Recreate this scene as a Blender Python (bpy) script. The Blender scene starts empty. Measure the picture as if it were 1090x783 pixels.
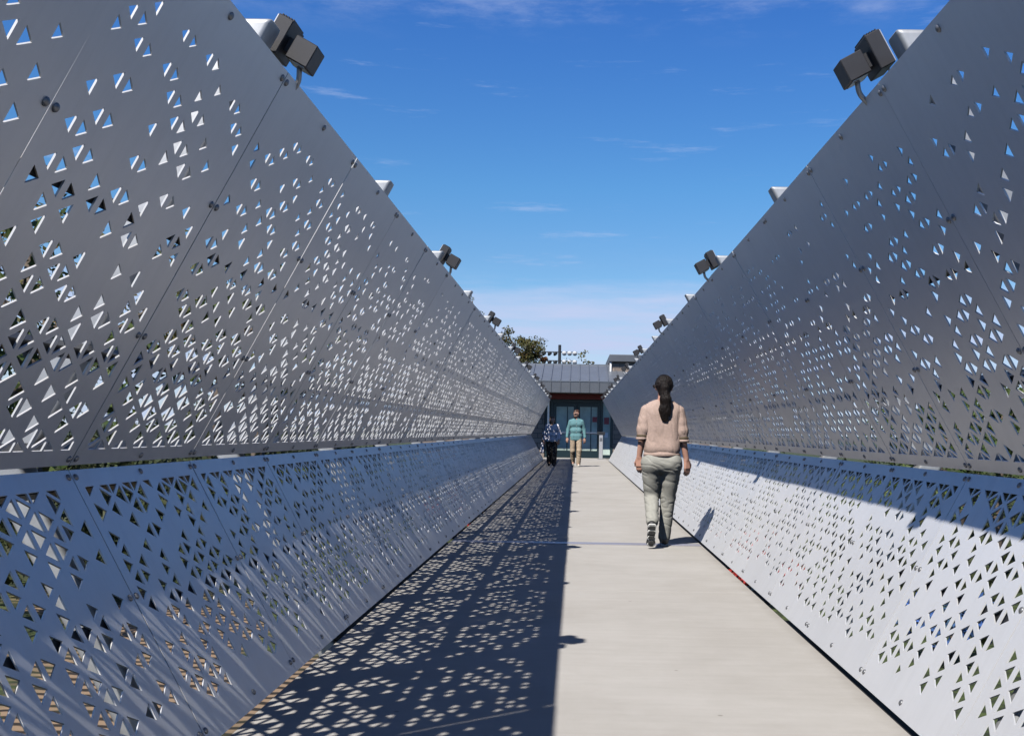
import bpy, bmesh, math, random
import numpy as np
from mathutils import Vector, Matrix, noise
R = math.radians
rng = random.Random(11)
S = bpy.context.scene
COL = S.collection

# ------------------------------------------------------------------ helpers
def mesh_obj(name, verts, faces, mats, parent=None, loc=(0, 0, 0), idx=None, smooth=False, rot=None):
    me = bpy.data.meshes.new(name)
    me.from_pydata([tuple(v) for v in verts], [], [tuple(f) for f in faces])
    if not isinstance(mats, (list, tuple)): mats = [mats]
    for m in mats: me.materials.append(m)
    if idx is not None: me.polygons.foreach_set('material_index', idx)
    if smooth: me.polygons.foreach_set('use_smooth', [True] * len(me.polygons))
    me.update()
    o = bpy.data.objects.new(name, me); COL.objects.link(o)
    o.location = loc
    if rot: o.rotation_euler = rot
    if parent: o.parent = parent
    return o

def bm_obj(name, bm, mats, parent=None, loc=(0, 0, 0), smooth=False, rot=None):
    bmesh.ops.recalc_face_normals(bm, faces=bm.faces)
    me = bpy.data.meshes.new(name); bm.to_mesh(me); bm.free()
    if not isinstance(mats, (list, tuple)): mats = [mats]
    for m in mats: me.materials.append(m)
    if smooth: me.polygons.foreach_set('use_smooth', [True] * len(me.polygons))
    o = bpy.data.objects.new(name, me); COL.objects.link(o)
    o.location = loc
    if rot: o.rotation_euler = rot
    if parent: o.parent = parent
    return o

def thing(name, label, cat, loc=(0, 0, 0), rz=0, group=None):
    o = bpy.data.objects.new(name, None); COL.objects.link(o)
    o.empty_display_size = .2
    o.location = loc; o.rotation_euler = (0, 0, rz)
    o['label'] = label; o['category'] = cat
    if group: o['group'] = group
    return o

def tag(o, label, cat, group=None):
    o['label'] = label; o['category'] = cat
    if group: o['group'] = group
    return o

def bx(bm, x0, x1, y0, y1, z0, z1, bev=0, M=None, seg=2):
    r = bmesh.ops.create_cube(bm, size=1)
    vs = r['verts']
    for v in vs:
        v.co = Vector(((x0 + x1) / 2 + v.co.x * (x1 - x0), (y0 + y1) / 2 + v.co.y * (y1 - y0), (z0 + z1) / 2 + v.co.z * (z1 - z0)))
    if bev:
        es = list({e for v in vs for e in v.link_edges})
        rr = bmesh.ops.bevel(bm, geom=es, offset=bev, segments=seg, profile=.6, affect='EDGES')
        vs = list({v for f in rr['faces'] for v in f.verts} | {v for v in vs if v.is_valid})
    if M is not None:
        bmesh.ops.transform(bm, matrix=M, verts=[v for v in vs if v.is_valid])
    return bm

def box(name, x0, x1, y0, y1, z0, z1, mat, parent=None, bev=0, loc=(0, 0, 0), M=None):
    bm = bmesh.new(); bx(bm, x0, x1, y0, y1, z0, z1, bev, M)
    return bm_obj(name, bm, mat, parent, loc)

def tube(bm, pts, rads, n=10, caps=True):
    pts = [Vector(p) for p in pts]
    if not isinstance(rads, (list, tuple)): rads = [rads] * len(pts)
    rings = []
    ref = None
    for i, p in enumerate(pts):
        d = (pts[min(i + 1, len(pts) - 1)] - pts[max(i - 1, 0)]).normalized()
        if ref is None:
            ref = d.orthogonal().normalized()
        a = (ref - d * ref.dot(d)).normalized(); ref = a
        b = d.cross(a)
        rings.append([bm.verts.new(p + (a * math.cos(t) + b * math.sin(t)) * rads[i]) for t in [2 * math.pi * k / n for k in range(n)]])
    for i in range(len(rings) - 1):
        for k in range(n):
            bm.faces.new((rings[i][k], rings[i][(k + 1) % n], rings[i + 1][(k + 1) % n], rings[i + 1][k]))
    if caps:
        bm.faces.new(rings[0][::-1]); bm.faces.new(rings[-1])
    return bm

def prism(bm, poly, y0, y1):          # polygon in x-z, pushed along y
    a = [bm.verts.new((x, y0, z)) for x, z in poly]
    b = [bm.verts.new((x, y1, z)) for x, z in poly]
    n = len(poly)
    bm.faces.new(a[::-1]); bm.faces.new(b)
    for i in range(n): bm.faces.new((a[i], a[(i + 1) % n], b[(i + 1) % n], b[i]))
    return bm

# ------------------------------------------------------------------ materials
def mat(name, col, rough=.6, metal=0., spec=.5, var=0., vscale=5., bump=0., bscale=40., col2=None, stretch=None, rvar=0.):
    m = bpy.data.materials.new(name); m.use_nodes = True
    nt = m.node_tree; N = nt.nodes; L = nt.links
    p = N['Principled BSDF']
    p.inputs['Roughness'].default_value = rough
    p.inputs['Metallic'].default_value = metal
    p.inputs['Specular IOR Level'].default_value = spec
    c = (*col, 1)
    p.inputs['Base Color'].default_value = c
    tc = N.new('ShaderNodeTexCoord'); mp = N.new('ShaderNodeMapping')
    L.new(tc.outputs['Object'], mp.inputs['Vector'])
    if stretch: mp.inputs['Scale'].default_value = stretch
    if var or col2:
        nz = N.new('ShaderNodeTexNoise'); nz.inputs['Scale'].default_value = vscale; nz.inputs['Detail'].default_value = 6
        nz.inputs['Roughness'].default_value = .6
        L.new(mp.outputs[0], nz.inputs['Vector'])
        rp = N.new('ShaderNodeValToRGB')
        c2 = col2 if col2 else tuple(x * (1 + var) for x in col)
        c1 = col if col2 else tuple(x * (1 - var) for x in col)
        rp.color_ramp.elements[0].position = .34; rp.color_ramp.elements[1].position = .66
        rp.color_ramp.elements[0].color = (*c1, 1); rp.color_ramp.elements[1].color = (*c2, 1)
        L.new(nz.outputs['Fac'], rp.inputs[0]); L.new(rp.outputs[0], p.inputs['Base Color'])
        if rvar:
            mr = N.new('ShaderNodeMapRange'); mr.inputs[3].default_value = rough - rvar; mr.inputs[4].default_value = rough + rvar
            L.new(nz.outputs['Fac'], mr.inputs[0]); L.new(mr.outputs[0], p.inputs['Roughness'])
    if bump:
        nb = N.new('ShaderNodeTexNoise'); nb.inputs['Scale'].default_value = bscale; nb.inputs['Detail'].default_value = 4
        L.new(mp.outputs[0], nb.inputs['Vector'])
        bp = N.new('ShaderNodeBump'); bp.inputs['Strength'].default_value = bump; bp.inputs['Distance'].default_value = .01
        L.new(nb.outputs['Fac'], bp.inputs['Height']); L.new(bp.outputs[0], p.inputs['Normal'])
    return m

def panel_mat():
    m = bpy.data.materials.new('panel_metallic_paint'); m.use_nodes = True
    nt = m.node_tree; N = nt.nodes; L = nt.links; p = N['Principled BSDF']
    p.inputs['Metallic'].default_value = .39
    tc = N.new('ShaderNodeTexCoord'); oi = N.new('ShaderNodeObjectInfo')
    ad = N.new('ShaderNodeVectorMath'); L.new(tc.outputs['Object'], ad.inputs[0])
    sc = N.new('ShaderNodeVectorMath'); sc.operation = 'SCALE'; sc.inputs[0].default_value = (37, 53, 71); L.new(oi.outputs['Random'], sc.inputs['Scale']); L.new(sc.outputs[0], ad.inputs[1])
    def nz(scale, st, det, rough=.6):
        mp = N.new('ShaderNodeMapping'); mp.inputs['Scale'].default_value = st; L.new(ad.outputs[0], mp.inputs['Vector'])
        n = N.new('ShaderNodeTexNoise'); n.inputs['Scale'].default_value = scale; n.inputs['Detail'].default_value = det; n.inputs['Roughness'].default_value = rough
        L.new(mp.outputs[0], n.inputs['Vector']); return n.outputs['Fac']
    def ramp(v, a, ca, b, cb):
        r = N.new('ShaderNodeValToRGB'); e = r.color_ramp.elements; e[0].position = a; e[0].color = (*ca, 1); e[1].position = b; e[1].color = (*cb, 1); L.new(v, r.inputs[0]); return r.outputs[0]
    blot = ramp(nz(2.6, (1, 1, 1), 6), .3, (.80, .806, .825), .7, (.84, .846, .865))
    runs = ramp(nz(9, (1, 3.2, .16), 5, .7), .30, (.965, .965, .962), .55, (1, 1, 1))
    mu = N.new('ShaderNodeMix'); mu.data_type = 'RGBA'; mu.blend_type = 'MULTIPLY'; mu.inputs['Factor'].default_value = 1
    L.new(blot, mu.inputs[6]); L.new(runs, mu.inputs[7])
    pv = N.new('ShaderNodeMapRange'); pv.inputs[3].default_value = .965; pv.inputs[4].default_value = 1.02; L.new(oi.outputs['Random'], pv.inputs[0])
    m2 = N.new('ShaderNodeVectorMath'); m2.operation = 'SCALE'; L.new(mu.outputs[2], m2.inputs[0]); L.new(pv.outputs[0], m2.inputs['Scale'])
    L.new(m2.outputs[0], p.inputs['Base Color'])
    rr = N.new('ShaderNodeMapRange'); rr.inputs[1].default_value = .3; rr.inputs[2].default_value = .7; rr.inputs[3].default_value = .44; rr.inputs[4].default_value = .50
    L.new(nz(4, (1, 1.6, .5), 7, .65), rr.inputs[0]); L.new(rr.outputs[0], p.inputs['Roughness'])
    bp = N.new('ShaderNodeBump'); bp.inputs['Strength'].default_value = .12; bp.inputs['Distance'].default_value = .02
    L.new(nz(1.7, (1, 1, 1), 2), bp.inputs['Height']); L.new(bp.outputs[0], p.inputs['Normal'])
    return m
M_panel = panel_mat()
M_cut = mat('cut_aluminium_edge', (.70, .70, .70), .5, .2)
M_bolt = mat('bolt_steel', (.22, .225, .235), .45, .6)
M_galv = mat('galvanised_steel', (.40, .41, .42), .5, .45, var=.14, vscale=14)
M_dark = mat('dark_steel_paint', (.03, .032, .036), .55, .3)
M_black = mat('gap_shade_black', (.012, .012, .013), .8)  # flat black standing in for the shade below the floor edge
M_lamp = mat('lamp_black_paint', (.04, .039, .042), .5, .2, var=.1, vscale=8, bump=.08, bscale=300)
M_concrete = None

def concrete_mat():
    m = bpy.data.materials.new('broomed_concrete'); m.use_nodes = True
    nt = m.node_tree; N = nt.nodes; L = nt.links; p = N['Principled BSDF']
    p.inputs['Roughness'].default_value = .85; p.inputs['Specular IOR Level'].default_value = .3
    tc = N.new('ShaderNodeTexCoord')
    def nz(scale, st, det=6, r=.6):
        mp = N.new('ShaderNodeMapping'); mp.inputs['Scale'].default_value = st
        L.new(tc.outputs['Object'], mp.inputs['Vector'])
        n = N.new('ShaderNodeTexNoise'); n.inputs['Scale'].default_value = scale; n.inputs['Detail'].default_value = det; n.inputs['Roughness'].default_value = r
        L.new(mp.outputs[0], n.inputs['Vector']); return n
    a = nz(1.1, (.8, 1.25, 1), 9, .68)           # broad blotches
    b = nz(6, (.35, 3.2, 1), 5)                 # transverse streaks
    c = nz(90, (.25, 1.4, 1), 3)                # broom marks
    rp = N.new('ShaderNodeValToRGB')
    e = rp.color_ramp.elements
    e[0].position = .30; e[0].color = (.405, .387, .364, 1); e[1].position = .70; e[1].color = (.465, .448, .426, 1)
    L.new(a.outputs['Fac'], rp.inputs[0])
    rb = N.new('ShaderNodeValToRGB'); rb.color_ramp.elements[0].position = .3; rb.color_ramp.elements[1].position = .7
    rb.color_ramp.elements[0].color = (.952, .950, .946, 1); rb.color_ramp.elements[1].color = (1.015, 1.015, 1.015, 1)
    L.new(b.outputs['Fac'], rb.inputs[0])
    mx = N.new('ShaderNodeMix'); mx.data_type = 'RGBA'; mx.blend_type = 'MULTIPLY'; mx.inputs['Factor'].default_value = 1
    L.new(rp.outputs[0], mx.inputs[6]); L.new(rb.outputs[0], mx.inputs[7])
    # small dark specks and a few drips
    v = N.new('ShaderNodeTexVoronoi'); v.inputs['Scale'].default_value = 2.3; L.new(tc.outputs['Object'], v.inputs['Vector'])
    rs = N.new('ShaderNodeValToRGB'); rs.color_ramp.elements[0].position = .018; rs.color_ramp.elements[1].position = .03
    rs.color_ramp.elements[0].color = (.55, .53, .5, 1); rs.color_ramp.elements[1].color = (1, 1, 1, 1)
    L.new(v.outputs['Distance'], rs.inputs[0])
    m2 = N.new('ShaderNodeMix'); m2.data_type = 'RGBA'; m2.blend_type = 'MULTIPLY'; m2.inputs['Factor'].default_value = .7
    L.new(mx.outputs[2], m2.inputs[6]); L.new(rs.outputs[0], m2.inputs[7])
    st = nz(.55, (1, .6, 1), 10, .72); rst = N.new('ShaderNodeValToRGB')
    rst.color_ramp.elements[0].position = .40; rst.color_ramp.elements[0].color = (.90, .89, .875, 1); rst.color_ramp.elements[1].position = .58; rst.color_ramp.elements[1].color = (1.01, 1.01, 1.01, 1)
    L.new(st.outputs['Fac'], rst.inputs[0])
    m3 = N.new('ShaderNodeMix'); m3.data_type = 'RGBA'; m3.blend_type = 'MULTIPLY'; m3.inputs['Factor'].default_value = .8
    L.new(m2.outputs[2], m3.inputs[6]); L.new(rst.outputs[0], m3.inputs[7])
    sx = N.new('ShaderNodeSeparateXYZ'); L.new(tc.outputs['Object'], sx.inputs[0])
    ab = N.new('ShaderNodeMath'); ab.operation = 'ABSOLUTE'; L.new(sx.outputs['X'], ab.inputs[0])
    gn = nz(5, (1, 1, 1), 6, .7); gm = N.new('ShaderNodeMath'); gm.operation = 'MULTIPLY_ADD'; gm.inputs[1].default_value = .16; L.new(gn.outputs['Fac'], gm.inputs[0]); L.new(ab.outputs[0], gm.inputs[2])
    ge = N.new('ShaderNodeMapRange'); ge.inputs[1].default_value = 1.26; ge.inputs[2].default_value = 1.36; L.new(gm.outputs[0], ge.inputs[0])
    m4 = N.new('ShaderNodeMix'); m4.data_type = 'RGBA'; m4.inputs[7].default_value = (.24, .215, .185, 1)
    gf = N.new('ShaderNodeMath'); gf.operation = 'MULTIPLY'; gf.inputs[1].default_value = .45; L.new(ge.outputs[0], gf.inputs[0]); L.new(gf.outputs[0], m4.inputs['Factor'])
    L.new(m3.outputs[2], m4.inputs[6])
    L.new(m4.outputs[2], p.inputs['Base Color'])
    bp = N.new('ShaderNodeBump'); bp.inputs['Strength'].default_value = .15; bp.inputs['Distance'].default_value = .003
    L.new(c.outputs['Fac'], bp.inputs['Height']); L.new(bp.outputs[0], p.inputs['Normal'])
    return m
M_concrete = concrete_mat()

def block_mat():
    m = bpy.data.materials.new('ground_face_block'); m.use_nodes = True
    nt = m.node_tree; N = nt.nodes; L = nt.links; p = N['Principled BSDF']
    tc = N.new('ShaderNodeTexCoord'); mp = N.new('ShaderNodeMapping'); mp.inputs['Rotation'].default_value = (R(90), 0, 0)
    L.new(tc.outputs['Object'], mp.inputs['Vector'])
    b = N.new('ShaderNodeTexBrick'); b.inputs['Scale'].default_value = 1
    b.inputs['Brick Width'].default_value = .40; b.inputs['Row Height'].default_value = .20; b.inputs['Mortar Size'].default_value = .012
    b.inputs['Color1'].default_value = (.22, .175, .145, 1); b.inputs['Color2'].default_value = (.31, .255, .215, 1); b.inputs['Mortar'].default_value = (.09, .08, .075, 1)
    L.new(mp.outputs[0], b.inputs['Vector']); L.new(b.outputs['Color'], p.inputs['Base Color'])
    p.inputs['Roughness'].default_value = .9
    return m
M_block = block_mat()
M_zinc = mat('standing_seam_zinc', (.22, .24, .27), .45, .5, var=.06, vscale=2)
M_zinc2 = mat('fascia_zinc', (.13, .14, .155), .5, .4, var=.06, vscale=2)
M_teal = mat('teal_black_frame', (.012, .03, .038), .4, .2)
M_red = mat('red_beam_paint', (.26, .03, .025), .5, var=.1)
M_glass = mat('door_glass', (.46, .55, .49), .14, 0, .4, var=.3, vscale=1.1)
M_alu = mat('brushed_aluminium', (.62, .62, .62), .4, .6)
M_white = mat('white_paint', (.78, .78, .78), .5)
M_sign = mat('red_sign', (.22, .035, .05), .5)

# ------------------------------------------------------------------ world, sun, camera
SUNV = Vector((-.407, -.75, 1)).normalized()        # towards the sun
el = math.asin(SUNV.z); az = math.atan2(SUNV.x, SUNV.y)
w = bpy.data.worlds.new('World'); S.world = w; w.use_nodes = True
nt = w.node_tree; N = nt.nodes; L = nt.links
bg = N['Background']; bg.inputs['Strength'].default_value = .121
sky = N.new('ShaderNodeTexSky'); sky.sky_type = 'NISHITA'; sky.sun_disc = False
sky.sun_elevation = el; sky.sun_rotation = az
sky.altitude = 0; sky.air_density = 1.0; sky.dust_density = .25; sky.ozone_density = 3.0
tc = N.new('ShaderNodeTexCoord')
sep = N.new('ShaderNodeSeparateXYZ'); L.new(tc.outputs['Generated'], sep.inputs[0])
def math_node(op, a, b=None, c=None, clamp=False):
    n = N.new('ShaderNodeMath'); n.operation = op; n.use_clamp = clamp
    for i, v in enumerate((a, b, c)):
        if v is None: continue
        if isinstance(v, (int, float)): n.inputs[i].default_value = v
        else: L.new(v, n.inputs[i])
    return n.outputs[0]
def cloud_noise(scale, st, det, off=(0, 0, 0), r=.6):
    mp = N.new('ShaderNodeMapping'); mp.inputs['Scale'].default_value = st; mp.inputs['Location'].default_value = off
    L.new(tc.outputs['Generated'], mp.inputs['Vector'])
    n = N.new('ShaderNodeTexNoise'); n.inputs['Scale'].default_value = scale; n.inputs['Detail'].default_value = det; n.inputs['Roughness'].default_value = r
    L.new(mp.outputs[0], n.inputs['Vector']); return n.outputs['Fac']
def smooth(v, a, b):
    n = N.new('ShaderNodeMapRange'); n.interpolation_type = 'SMOOTHSTEP'
    n.inputs[1].default_value = a; n.inputs[2].default_value = b; L.new(v, n.inputs[0]); return n.outputs[0]
z = sep.outputs['Z']
n1 = cloud_noise(5, (1, 1, 7), 7, (.3, 0, .1))
# low bank of pale cloud up to about eight degrees, its top edge broken by noise
zz = math_node('ADD', z, math_node('MULTIPLY', math_node('SUBTRACT', n1, .5), .07))
bank = math_node('MULTIPLY', smooth(zz, .146, .118), math_node('ADD', math_node('MULTIPLY', smooth(cloud_noise(6, (1, 1, 10), 6, (.9, 2.2, .5)), .3, .7), .4), .46))
n2 = cloud_noise(9, (1, 1, 9), 8, (1.7, .4, 0), .65)
streak = math_node('MULTIPLY', smooth(n2, .45, .75), smooth(z, .2, .05))
bank = math_node('ADD', bank, math_node('MULTIPLY', streak, .35), None, True)
# thin cirrus high up
n3 = cloud_noise(4.2, (1, 1, 4), 9, (2.1, .9, .35), .68)
hi = math_node('MULTIPLY', smooth(n3, .42, .72), smooth(z, .342, .385))
hi = math_node('MULTIPLY', hi, .5)
n4 = cloud_noise(7, (1, 1, 9), 8, (4.4, 1.2, .8), .65)
mid = math_node('MULTIPLY', smooth(n4, .57, .78), .42)
cl = math_node('MAXIMUM', math_node('MAXIMUM', bank, hi), mid)
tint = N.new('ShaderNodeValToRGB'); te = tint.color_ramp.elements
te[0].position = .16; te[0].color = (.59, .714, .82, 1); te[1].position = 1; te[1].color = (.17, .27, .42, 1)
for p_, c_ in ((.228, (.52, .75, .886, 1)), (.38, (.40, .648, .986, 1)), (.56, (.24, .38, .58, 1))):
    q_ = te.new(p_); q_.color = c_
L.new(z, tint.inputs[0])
hs0 = N.new('ShaderNodeHueSaturation'); hs0.inputs['Saturation'].default_value = 1.18
L.new(sky.outputs[0], hs0.inputs['Color'])
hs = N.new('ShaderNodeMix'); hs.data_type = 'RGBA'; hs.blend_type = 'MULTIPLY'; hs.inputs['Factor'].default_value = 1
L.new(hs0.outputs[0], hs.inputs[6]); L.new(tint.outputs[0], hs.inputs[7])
mix = N.new('ShaderNodeMix'); mix.data_type = 'RGBA'
L.new(cl, mix.inputs['Factor']); L.new(hs.outputs[2], mix.inputs[6])
mix.inputs[7].default_value = (3.7, 4.3, 6.0, 1)
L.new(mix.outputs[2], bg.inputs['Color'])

sd = bpy.data.lights.new('sun', 'SUN'); sd.energy = 5.0; sd.angle = R(.53); sd.color = (1, .955, .89)
so = bpy.data.objects.new('sun', sd); COL.objects.link(so)
so.rotation_euler = SUNV.to_track_quat('Z', 'Y').to_euler(); so.location = (-20, -30, 50)

cd = bpy.data.cameras.new('camera'); cam = bpy.data.objects.new('camera', cd); COL.objects.link(cam)
cd.sensor_width = 36; cd.lens = 36 * 1100 / 1090
cd.shift_x = -68 / 1090; cd.shift_y = 67.5 / 1090
cd.clip_start = .05; cd.clip_end = 6000
cam.location = (0, 0, 1.1)
cam.rotation_euler = (Matrix.Rotation(R(90), 3, 'X') @ Matrix.Rotation(.0166, 3, 'Z')).to_euler()
S.camera = cam
S.view_settings.view_transform = 'Standard'; S.view_settings.look = 'None'; S.view_settings.gamma = 1
S.view_settings.exposure = 0.28
S.render.engine = 'CYCLES'
S.cycles.use_denoising = True; S.cycles.diffuse_bounces = 0; S.cycles.max_bounces = 6
S.render.resolution_x = 1024; S.render.resolution_y = 735

# ------------------------------------------------------------------ bridge cross-section
FL, JL, TL = Vector((-1.23, 0)), Vector((-1.734, .948)), Vector((-1.0, 2.307))
FR, JR, TR = Vector((1.275, 0)), Vector((1.774, .948)), Vector((1.014, 2.307))
PW = 1.1; Y0 = 3.53; KMIN, KMAX = -6, 33
TH = .0055

def lattice_panel(Lv, upper, seed, side, kpos):
    """sheet in (u,v) with triangular holes; returns verts (u,v,w), faces, material index"""
    rg = random.Random(seed)
    W = PW - .0055
    ncol = 11; mu = .046
    H = (W - 2 * mu) / ncol; a = 2 * H / math.sqrt(3)
    mb, mtmin = (.055, .075) if upper else (.085, .062)
    nh = int((Lv - mb - mtmin) / (a / 2))
    if upper: v0 = mb; v1 = mb + nh * a / 2
    else: v1 = Lv - mtmin; v0 = v1 - nh * a / 2
    V = []; F = []; I = []
    def add(poly, w):
        b = len(V); V.extend((u, v, w) for u, v in poly); return list(range(b, b + len(poly)))
    def solid(poly):
        F.append(add(poly, 0)); I.append(0); F.append(add(poly, -TH)[::-1]); I.append(0)
    def wall(p, q, edge=True):
        b = len(V); V.extend([(p[0], p[1], 0), (q[0], q[1], 0), (q[0], q[1], -TH), (p[0], p[1], -TH)])
        F.append([b, b + 1, b + 2, b + 3]); I.append(1)
    # margins
    for (ua, ub, va, vb) in ((0, W, 0, v0), (0, W, v1, Lv), (0, mu, v0, v1), (W - mu, W, v0, v1)):
        solid([(ua, va), (ub, va), (ub, vb), (ua, vb)])
    rect = [(0, 0), (W, 0), (W, Lv), (0, Lv)]
    for i in range(4): wall(rect[i], rect[(i + 1) % 4])
    def dens(u, v):
        t = (v - v0) / (v1 - v0)
        n = noise.noise(Vector(((u + kpos * PW) * 1.9 + side * 31, v * 1.7, 3.3 * side))) * .5 + \
            noise.noise(Vector(((u + kpos * PW) * 5.1 + side * 31, v * 4.4, 7.7))) * .35
        if upper:
            p = 1.06 - .54 * t + .1 * max(0, 1 - t / .16)
            s = .69 - .31 * t ** 1.15
        else:
            d = 1 - t
            p = .86 + .26 * max(0, 1 - d / .30) - .42 * max(0, (d - .86) / .14)
            s = .60 + .12 * max(0, 1 - d / .3)
        return p * (1 + .5 * n), s
    pair = {}
    def opening(line, k, which, u, v, clipped):
        p, s = dens(u, v)
        if clipped:
            lowrow = (v - v0) < a; 
            if upper and lowrow: return .72 if rg.random() < .96 else 0
            if (not upper) and not lowrow: return .72 if rg.random() < .96 else 0
            return 0
        key = (line, k)
        if key not in pair:
            r = rg.random()
            st = (0, 0)
            if r < p * .44: st = (1, 1)
            elif r < p * .44 + p * .26: st = (1, 0)
            elif r < p * .44 + p * .52: st = (0, 1)
            pair[key] = (st, s * rg.uniform(.92, 1.06))
        st, ss = pair[key]
        return ss if st[which] else 0
    def clip(poly):
        for lim, sg in ((v0, 1), (v1, -1)):
            out = []
            for i in range(len(poly)):
                p, q = poly[i], poly[(i + 1) % len(poly)]
                dp, dq = (p[1] - lim) * sg, (q[1] - lim) * sg
                if dp >= -1e-7: out.append(p)
                if (dp > 1e-7 and dq < -1e-7) or (dp < -1e-7 and dq > 1e-7):
                    t = dp / (dp - dq); out.append((p[0] + (q[0] - p[0]) * t, p[1] + (q[1] - p[1]) * t))
            poly = out
            if len(poly) < 3: return []
        ar = 0
        for i in range(len(poly)): ar += poly[i][0] * poly[(i + 1) % len(poly)][1] - poly[(i + 1) % len(poly)][0] * poly[i][1]
        return poly if abs(ar) > 1e-6 else []
    nk = nh // 2 + 2
    for i in range(ncol):
        ul, ur = mu + i * H, mu + (i + 1) * H
        for k in range(-1, nk):
            ol, orr = .5 * (i % 2), .5 * ((i + 1) % 2)
            tris = [([(ul, v0 + (k + ol) * a), (ur, v0 + (k + ol + .5) * a), (ul, v0 + (k + 1 + ol) * a)], i, k, 0),
                    ([(ul, v0 + (k + orr + .5) * a), (ur, v0 + (k + orr) * a), (ur, v0 + (k + 1 + orr) * a)], i + 1, k, 1)]
            for tri, line, kk, which in tris:
                q = clip(tri)
                if not q: continue
                clipped = abs(max(p[1] for p in q) - min(p[1] for p in q) - a) > 1e-4
                if len(q) != 3: solid(q); continue
                la = [(Vector(q[1]) - Vector(q[2])).length, (Vector(q[0]) - Vector(q[2])).length, (Vector(q[0]) - Vector(q[1])).length]
                P = sum(la); c = ((la[0] * q[0][0] + la[1] * q[1][0] + la[2] * q[2][0]) / P, (la[0] * q[0][1] + la[1] * q[1][1] + la[2] * q[2][1]) / P)
                s = opening(line, kk, which, c[0], c[1], clipped)
                if s <= 0: solid(q); continue
                h = [(c[0] + (p[0] - c[0]) * s, c[1] + (p[1] - c[1]) * s) for p in q]
                for j in range(3):
                    j2 = (j + 1) % 3
                    solid([q[j], q[j2], h[j2], h[j]])
                    wall(h[j2], h[j])
    return V, F, I

def panel_mesh(name, A, B, Lv, upper, seed, side, kpos):
    d = (B - A).normalized()
    n = Vector((d.y, -d.x)) if side < 0 else Vector((-d.y, d.x))      # towards the walkway
    V, F, I = lattice_panel(Lv, upper, seed, side, kpos)
    verts = [(v * d.x + w_ * n.x, u, v * d.y + w_ * n.y) for u, v, w_ in V]
    me = bpy.data.meshes.new(name); me.from_pydata(verts, [], F)
    me.materials.append(M_panel); me.materials.append(M_cut)
    me.polygons.foreach_set('material_index', I); me.update()
    return me

# dome-headed bolt, its axis along +z
def bolt_mesh():
    bm = bmesh.new()
    prof = [(.0, .0075), (.006, .0070), (.010, .0050), (.0122, .0022), (.0125, 0)]
    n = 12; rings = []
    top = bm.verts.new((0, 0, prof[0][1]))
    for r_, z_ in prof[1:]: rings.append([bm.verts.new((r_ * math.cos(2 * math.pi * k / n), r_ * math.sin(2 * math.pi * k / n), z_)) for k in range(n)])
    for k in range(n): bm.faces.new((top, rings[0][k], rings[0][(k + 1) % n]))
    for i in range(len(rings) - 1):
        for k in range(n): bm.faces.new((rings[i][k], rings[i + 1][k], rings[i + 1][(k + 1) % n], rings[i][(k + 1) % n]))
    me = bpy.data.meshes.new('bolt'); bm.to_mesh(me); bm.free(); me.materials.append(M_bolt)
    me.polygons.foreach_set('use_smooth', [True] * len(me.polygons)); return me
BOLT = bolt_mesh()

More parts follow.
